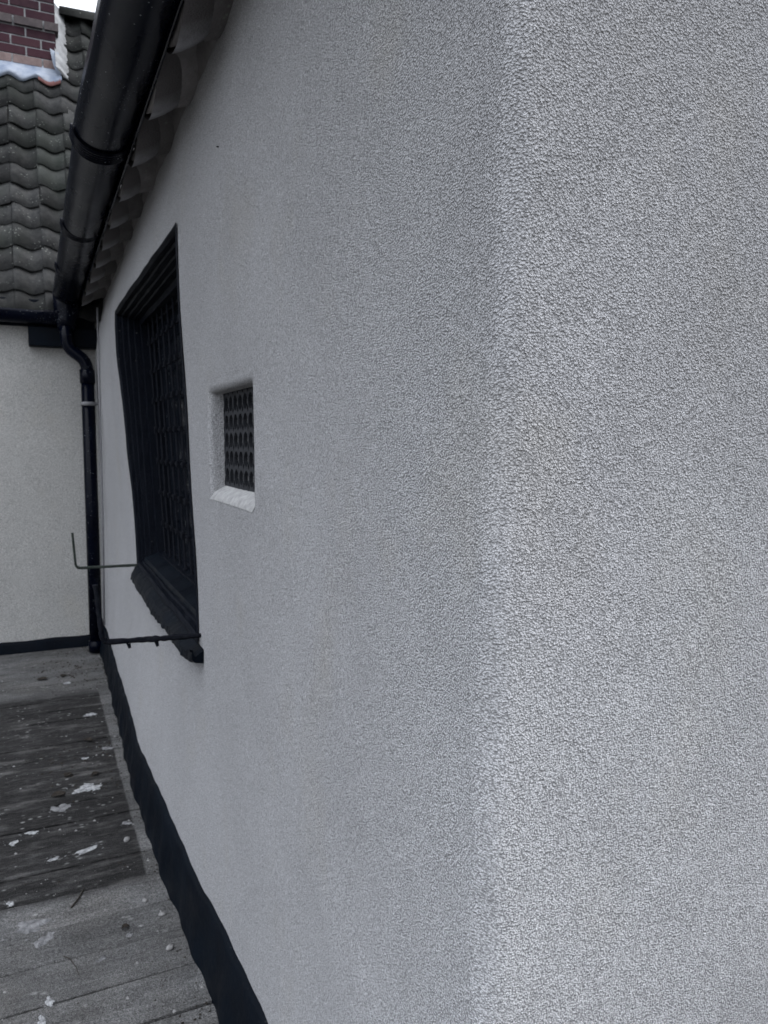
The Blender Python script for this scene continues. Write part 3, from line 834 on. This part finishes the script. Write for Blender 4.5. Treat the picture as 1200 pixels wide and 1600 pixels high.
# mortar fillet running up the slope beside the chimney
mb = MB(); vs = []; fs = []; ss = np.linspace(CS - .03, 3.05, 40)
for s in ss:
    j = random.uniform(-.006, .006)
    w_ = .085 + j
    for (x, n_) in ((CX1 - .01, .12 + j), (CX1 + .02, .10 + j), (CX1 + w_ * .6, .06), (CX1 + w_, .02), (CX1 + w_ + .004, -.02)): vs.append(rp(x, s, n_ + .004 * math.sin(s * 40)))
for i in range(len(ss) - 1):
    for k in range(4): fs.append((i * 5 + k, i * 5 + k + 1, i * 5 + 6 + k, i * 5 + 5 + k))
fs.append((0, 1, 2, 3, 4))
mb.add(vs, fs); mb.build('mortar_fillet', M['mortar'], chim, True)
# one red tile slipped out under the lead
mb = MB()
n = 10; vs = []
xr = .145
for e, s in enumerate((CS - .125, CS - .08)):
    for k in range(n + 1):
        x = xr + (CW * .85) * k / n; t = ((x - x0) / CW) % 1
        for q in (.040, .030): vs.append(rp(x, s, swave(t) + q))
fs = []
for k in range(n):
    a = k * 2; b2 = (n + 1) * 2 + k * 2
    fs += [(a, a + 2, b2 + 2, b2), (a, a + 1, a + 3, a + 2), (a + 1, b2 + 1, b2 + 3, a + 3)]
mb.add(vs, fs); mb.build('red_tile_edge', M['red_tile'], roofB, True)

# ---- wing gutter, beam end, downpipe
gutB = bpy.data.objects.new('gutter', None); COL.objects.link(gutB); gutB.parent = wing
gutter_run('channel', (-4.0, 5.665, 2.318), (.23, 5.665, 2.305), .062, gutB, depth=1.25)
gutter_run('joint_collar', (.10, 5.665, 2.306), (.22, 5.665, 2.306), .068, gutB, depth=1.25)
mb = MB(); mb.box(-3.9, 0.42, YB - .03, YB, 2.22, 2.40, ch=.003); mb.build('fascia_board', M['black'], wing)
mb = MB(); mb.box(.0, .47, YB - .10, YB + .02, 2.085, 2.215, ch=.006); mb.build('beam_end', M['black'], wing, label='short black timber beam in the corner below the gutter')
# outlet box where both gutters meet
mb = MB(); n = 14
sweep(mb, [(.245, 5.66, 2.44), (.245, 5.66, 2.34), (.235, 5.64, 2.24), (.232, 5.62, 2.19)], [.088, .086, .066, .05], 16)
mb.build('gutter_outlet', M['pvc'], wing, True)
pipe = bpy.data.objects.new('downpipe', None); COL.objects.link(pipe); pipe.parent = wing
def arc_path(pts, r=.05, n=5):
    pts = [Vector(p) for p in pts]; out = [pts[0]]
    for a, b, c in zip(pts[:-2], pts[1:-1], pts[2:]):
        d0 = (a - b).normalized(); d1 = (c - b).normalized(); p0 = b + d0 * r; p1 = b + d1 * r
        for k in range(n + 1):
            t = k / n; out.append(p0.lerp(b, t).lerp(b.lerp(p1, t), t))
    return out + [pts[-1]]
mb = MB(); sweep(mb, arc_path([(.232, 5.60, 2.21), (.232, 5.60, 2.075), (.352, 5.58, 1.985), (.352, 5.58, 1.84)], .055), .040, 16); mb.build('swan_neck', M['pvc'], pipe, True)
mb = MB(); sweep(mb, [(.352, 5.58, 1.90), (.350, 5.56, 1.0), (.346, 5.53, .02)], .043, 16); mb.build('pipe', M['pvc'], pipe, True)
mb = MB(); sweep(mb, [(.352, 5.58, 1.93), (.352, 5.58, 1.84)], .049, 16); mb.build('socket', M['pvc'], pipe, True); mb = MB(); sweep(mb, [(.346, 5.53, .09), (.346, 5.53, .015)], .050, 16); mb.build('shoe', M['pvc'], pipe, True)
mb = MB(); sweep(mb, [(.3515, 5.575, 1.715), (.3515, 5.575, 1.69)], .050, 16); mb.box(.39, .425, 5.562, 5.588, 1.695, 1.712, ch=.002); mb.build('pipe_clip', M['grey_clip'], pipe, True)
mb = MB(); sweep(mb, [(.408, 5.30, 2.30), (.404, 5.30, 1.6), (.400, 5.29, 1.0), (.385, 5.28, .25)], .006, 6); mb.build('cable', M['grey_clip'], house, True)

# ------------------------------------------------------------------ hanging-basket brackets on the sill
def bracket(name, pts, r, m_, label, rough, squash=.45, flakes=()):
    root = thing(name, label, 'bracket', pts[0], 'bent metal brackets under the window')
    o0 = Vector(pts[0])
    def rel(ps): return [Vector(p) - o0 for p in ps]
    P = arc_path(pts, .02, 4)
    bar = [p for p in P]
    def dens(ps, st=.012):
        out = []
        for a, b in zip(ps[:-1], ps[1:]):
            k = max(1, int((b - a).length / st)); out += [a.lerp(b, i / k) for i in range(k)]
        return out + [ps[-1]]
    D = dens(bar); cut = max(range(len(D)), key=lambda i: (D[i] - Vector(pts[1])).length * -1)
    mb = MB(); sweep(mb, rel(D[:cut + 1]), [r * (1 + random.uniform(-rough, rough)) for _ in D[:cut + 1]], 7, rough * .6, True, squash)
    mb.build('arm', m_, root, False)
    mb = MB(); sweep(mb, rel(D[cut:]), [r * .8 * (1 + random.uniform(-rough, rough)) for _ in D[cut:]], 7, rough * .6, True, squash)
    for f in flakes:
        p = Vector(f) - o0; mb2 = MB()
        mb2.add([p, p + Vector((.012, 0, -.001)), p + Vector((.014, .002, -.014)), p + Vector((.004, .001, -.010)), p + Vector((.006, 0, -.016))], [(0, 1, 2, 3), (3, 2, 4)])
        mb2.build('peeling_flake', m_, root)
    mb.build('upturned_tip', m_, root, False)
    return root
bracket('metal_bracket', [(.44, 2.20, .892), (.154, 2.20, .901), (.140, 2.20, 1.062)], .013, M['iron'],
        'nearer rusty flaking black bracket arm, thicker, jutting from the near end of the sill', .2, .6, [(.215, 2.198, .892), (.29, 2.198, .889)])
bracket('metal_bracket', [(.46, 3.78, .864), (.160, 3.78, .868), (.150, 3.78, 1.032)], .0085, M['green_iron'],
        'farther thin smooth bracket arm at the far bottom corner of the dark window', .05, .8)

# ------------------------------------------------------------------ ground: boards and the yard
def board_floor():
    mb = MB(); y = .2; k = 0; W = .168
    y = -1.6
    # board joints measured at Y = 2.39, 2.22, 2.06
    y = 2.22 - 24 * W
    while y < 5.80:
        x0b, x1b = -3.2, .47 if True else 3
        seg = []; vs = []; nx = 46
        dz = random.uniform(-.0015, .0015); t = random.random()
        gap = random.uniform(.002, .010)
        xsn = np.linspace(x0b, x1b, nx)
        yA, yB = y + gap / 2, min(y + W - gap / 2, 5.80)
        b0 = random.uniform(-.002, .002)
        for x in xsn:
            wv = .0025 * math.sin(x * 3.1 + k * 1.7)
            yy0 = yA + x * .018 + wv; yy1 = yB + x * .018 + wv
            vs += [(x, yy0, -.025), (x, yy0, dz - .002), (x, yy0 + .003, dz), (x, yy1 - .003, dz + b0), (x, yy1, dz + b0 - .002), (x, yy1, -.025)]
        fs = []
        for i in range(nx - 1):
            for q in range(5): fs.append((i * 6 + q, (i + 1) * 6 + q, (i + 1) * 6 + q + 1, i * 6 + q + 1))
        mb.add(vs, fs, t); y += W; k += 1
    o = mb.build('boarded_path', M['deck'], None, False); o['kind'] = 'structure'
    mb = MB(); mb.box(-3.2, .47, -1.9, 5.80, -.12, -.022); o = mb.build('path_bearers', M['dark_room'], None); o['kind'] = 'structure'
board_floor()
gsz = 400
o = link('ground', [(-gsz, -gsz, -.125), (gsz, -gsz, -.125), (gsz, gsz, -.125), (-gsz, gsz, -.125)], [(0, 1, 2, 3)], M['ground']); o['kind'] = 'structure'

# ------------------------------------------------------------------ litter on the boards
def splat(x, y, rx, ry, m_='dropping', ang=0, seed=0, h=.003):
    """a few ragged overlapping blobs and flecks, kept as one flat splash"""
    rnd = random.Random(seed); vs = []; fs = []
    def blob(cx, cy, ax, ay, hh, n=26, rings=3):
        b = len(vs); vs.append((cx, cy, hh)); ph = [rnd.uniform(0, 6.28) for _ in range(6)]; am = [rnd.uniform(.04, .20) / (1 + .22 * j) for j in range(6)]
        for q in range(1, rings + 1):
            for k in range(n):
                th = 2 * math.pi * k / n; f = 1 + sum(a * math.sin((j + 2) * th + p) for j, (a, p) in enumerate(zip(am, ph))) + rnd.uniform(-.1, .1)
                r = q / rings * f; vs.append((cx + r * ax * math.cos(th), cy + r * ay * math.sin(th), hh * (1 - (q / rings) ** 2) * rnd.uniform(.4, 1.2)))
        for k in range(n): fs.append((b, b + 1 + k, b + 1 + (k + 1) % n))
        for q in range(rings - 1):
            for k in range(n): fs.append((b + 1 + q * n + k, b + 1 + (q + 1) * n + k, b + 1 + (q + 1) * n + (k + 1) % n, b + 1 + q * n + (k + 1) % n))
    blob(0, 0, rx * .72, ry * .7, h)
    for k in range(4):
        th = rnd.uniform(0, 6.28); d = rnd.uniform(.45, .85); q = rnd.uniform(.22, .45)
        blob(rx * d * math.cos(th), ry * d * math.sin(th), rx * q, ry * q, h * rnd.uniform(.6, 1.1) + .0003 * k, 16, 2)
    for k in range(7):
        th = rnd.uniform(0, 6.28); d = rnd.uniform(1.0, 1.9); q = rnd.uniform(.04, .12)
        blob(rx * d * math.cos(th), ry * d * math.sin(th), rx * q, ry * q, h * .5, 8, 1)
    o = link('bird_dropping', vs, fs, M[m_], None, False); o.location = (x, y, .0022); o.rotation_euler = (0, 0, ang)
    return o
PX = []
droppings = [  # x, y, rx, ry, material, angle, label
 (.150, 3.34, .060, .048, 'dropping', .2, 'largest white bird dropping, a ragged blotch midway along the dark patch of boards'),
 (.050, 3.19, .036, .040, 'dropping_thin', .5, 'roundish pale grey dropping just nearer than the largest white blotch'),
 (.122, 2.815, .046, .020, 'dropping', .45, 'bright white streaky dropping near the near edge of the dark patch'),
 (.012, 2.80, .022, .012, 'dropping', .1, 'small white dropping just left of the bright streaky one'),
 (-.055, 3.03, .026, .016, 'dropping', .1, 'white oval dropping on the dark boards near the left picture edge, farther of two'),
 (-.118, 2.98, .018, .020, 'dropping', .6, 'white oval dropping closest to the left picture edge on dark boards'),
 (.271, 2.96, .022, .016, 'dropping_thin', 0, 'pale dropping beside the right edge of the dark patch'),
 (-.120, 2.575, .012, .018, 'dropping', .4, 'little white dropping at the left picture edge where dark and light boards meet'),
 (-.062, 2.43, .050, .040, 'dropping_thin', .3, 'washed-out wide dropping stain at left on the lighter near boards'),
 (-.025, 2.335, .034, .026, 'dropping_thin', 1.0, 'ring-shaped faded dropping stain below the wide washed-out one'),
 (-.016, 2.06, .012, .022, 'dropping', .2, 'thin white dropping at the bottom left, farther of two in line'),
 (-.033, 1.99, .012, .028, 'dropping', .1, 'thin white dropping at the very bottom left, nearest of all'),
 (.222, 4.27, .030, .030, 'dropping', 0, 'pale dropping far down the dark boards towards the downpipe'),
 (.274, 3.75, .024, .028, 'dropping_thin', .3, 'faded pale dropping close beside the plinth, level with the crumbs'),
 (.163, 3.67, .020, .014, 'dropping', .2, 'small whitish dropping beyond the largest blotch'),
 (.135, 4.90, .022, .030, 'dropping', .2, 'far white dropping on the light boards before the back wing'),
 (.205, 2.26, .012, .014, 'dropping_thin', .2, 'pale dropping touching the small black leaf on near boards'),
 (.122, 2.18, .022, .010, 'dropping_thin', .5, 'faint pale dropping on the nearest boards, mid width'),
]
for i, (x, y, rx, ry, m_, a, lab) in enumerate(droppings):
    o = splat(x, y, rx, ry, m_, a, i + 3, h=.0028); tag(o, lab, 'bird dropping', 'bird droppings spattered on the boards')

def pebble(x, y, r, lab, seed):
    rnd = random.Random(seed); vs = []; fs = []; n, q = 10, 6
    for i in range(q + 1):
        ph = math.pi * i / q
        for k in range(n):
            th = 2 * math.pi * k / n; j = 1 + rnd.uniform(-.12, .12)
            vs.append((math.sin(ph) * math.cos(th) * r * 1.15 * j, math.sin(ph) * math.sin(th) * r * .85 * j, math.cos(ph) * r * .6 * j))
    for i in range(q):
        for k in range(n): fs.append((i * n + k, i * n + (k + 1) % n, (i + 1) * n + (k + 1) % n, (i + 1) * n + k))
    o = link('pebble', vs, fs, M['stone'], None, True); o.location = (x, y, r * .5); o.rotation_euler = (0, 0, seed)
    tag(o, lab, 'pebble', 'small stones lying on the boards')
pebble(.258, 2.826, .013, 'rounded pale pebble inside the near right corner of the dark patch', 1)
pebble(.269, 2.414, .009, 'whitish pebble on the light boards just nearer than the dark patch corner', 2)
pebble(.308, 2.317, .010, 'grey pebble half sunk in grit beside the black plinth', 3)
pebble(.304, 2.147, .011, 'angular stone chip on the near boards, closest pebble to the camera', 4)

def leaf(x, y, s, ang, lab, seed):
    rnd = random.Random(seed); L = []; n = 9
    for k in range(n + 1):
        t = k / n; w_ = math.sin(math.pi * t) ** .8 * s * .38 * rnd.uniform(.75, 1.15)
        c = .004 * math.sin(math.pi * t)
        L.append(((t - .5) * s, w_, .004 + c + rnd.uniform(0, .003), (t - .5) * s, 0, .003 + c * .4, (t - .5) * s, -w_, .004 + c + rnd.uniform(0, .003)))
    vs = []; fs = []
    for l in L: vs += [l[0:3], l[3:6], l[6:9]]
    for k in range(n):
        for j in (0, 1): fs.append((k * 3 + j, k * 3 + 3 + j, k * 3 + 4 + j, k * 3 + 1 + j))
    o = link('dead_leaf', vs, fs, M['leaf'], None, False); o.location = (x, y, .002); o.rotation_euler = (0, 0, ang)
    md = o.modifiers.new('s', 'SOLIDIFY'); md.thickness = .0012
    tag(o, lab, 'leaf', 'dead leaves on the boards')
leaf(.042, 3.317, .060, .3, 'dark crumpled leaf left of the largest white dropping', 1)
leaf(.085, 3.502, .045, .9, 'black curled leaf just beyond the largest white dropping', 2)
leaf(.190, 3.885, .05, -.7, 'slim dark leaf on the dark boards beyond the crumbs', 3)
leaf(.000, 5.03, .07, .2, 'far dark leaf on the light boards, leftmost near the back wing', 4)
leaf(.118, 5.05, .05, 1.2, 'far dark leaf on the light boards between the wing and the dark patch', 5)
leaf(.197, 2.296, .026, .2, 'small black leaf on the near light boards', 6)
leaf(.194, 3.464, .04, .5, 'curled leaf scrap just beyond and right of the largest dropping', 7)
def twig(pts, r, lab):
    mb = MB(); sweep(mb, pts, [r * (1 - .5 * i / len(pts)) for i in range(len(pts))], 6, .15)
    o = mb.build('twig', M['twig'], None, True); tag(o, lab, 'twig', 'bits of twig on the boards')
twig([(.055, 2.47, .005), (.078, 2.51, .006), (.098, 2.565, .005)], .0035, 'short straight dark twig on the light boards at the dark patch edge')
twig([(.025, 2.235, .004), (.040, 2.215, .005), (.055, 2.17, .004), (.060, 2.13, .006)], .0015, 'hair-thin bent twig on the nearest boards')
# crumbs, grit and moss bits nobody could count
rnd = random.Random(5); mb = MB()
def crumb(x, y, s):
    vs = [(x + rnd.uniform(-s, s), y + rnd.uniform(-s, s), rnd.uniform(0, s * .3)) for _ in range(4)] + [(x, y, s * rnd.uniform(.5, 1.1))]
    mb.add([(x - s, y - s * .5, 0), (x + s * .7, y - s, 0), (x + s, y + s * .6, 0), (x - s * .4, y + s, 0), (x + rnd.uniform(-.3, .3) * s, y + rnd.uniform(-.3, .3) * s, s * rnd.uniform(.5, 1.))],
           [(0, 1, 4), (1, 2, 4), (2, 3, 4), (3, 0, 4), (3, 2, 1, 0)])
for _ in range(900):
    y = rnd.uniform(1.5, 5.7); x = .36 - abs(rnd.gauss(0, .05)) if rnd.random() < .45 else rnd.uniform(-1.5, .36)
    crumb(x, y, rnd.uniform(.0012, .0045))
for _ in range(260):
    crumb(min(.36, rnd.gauss(.2, .12)), rnd.gauss(5.25, .25) if rnd.random() < .6 else rnd.gauss(3.6, .15), rnd.uniform(.002, .008))
o = mb.build('grit_and_crumbs', M['leaf'], None); o['kind'] = 'stuff'; o['label'] = 'dark crumbs of moss and grit scattered over the boards'; o['category'] = 'grit'
mb = MB()
for _ in range(1700):
    y = rnd.uniform(1.5, 5.7); x = rnd.uniform(-1.2, .36); crumb(x, y, rnd.uniform(.0008, .0030) if rnd.random() < .9 else .006)
o = mb.build('pale_chippings', M['stone'], None); o['kind'] = 'stuff'; o['label'] = 'fine pale chippings scattered over the boards'; o['category'] = 'grit'

# a small dark nail left in the render under the eaves
mb = MB(); sweep(mb, [(wallx(1.85, 2.135) + .01, 1.85, 2.135), (wallx(1.85, 2.135) - .005, 1.851, 2.133)], .0014, 6)
mb.build('nail', M['iron'], house)
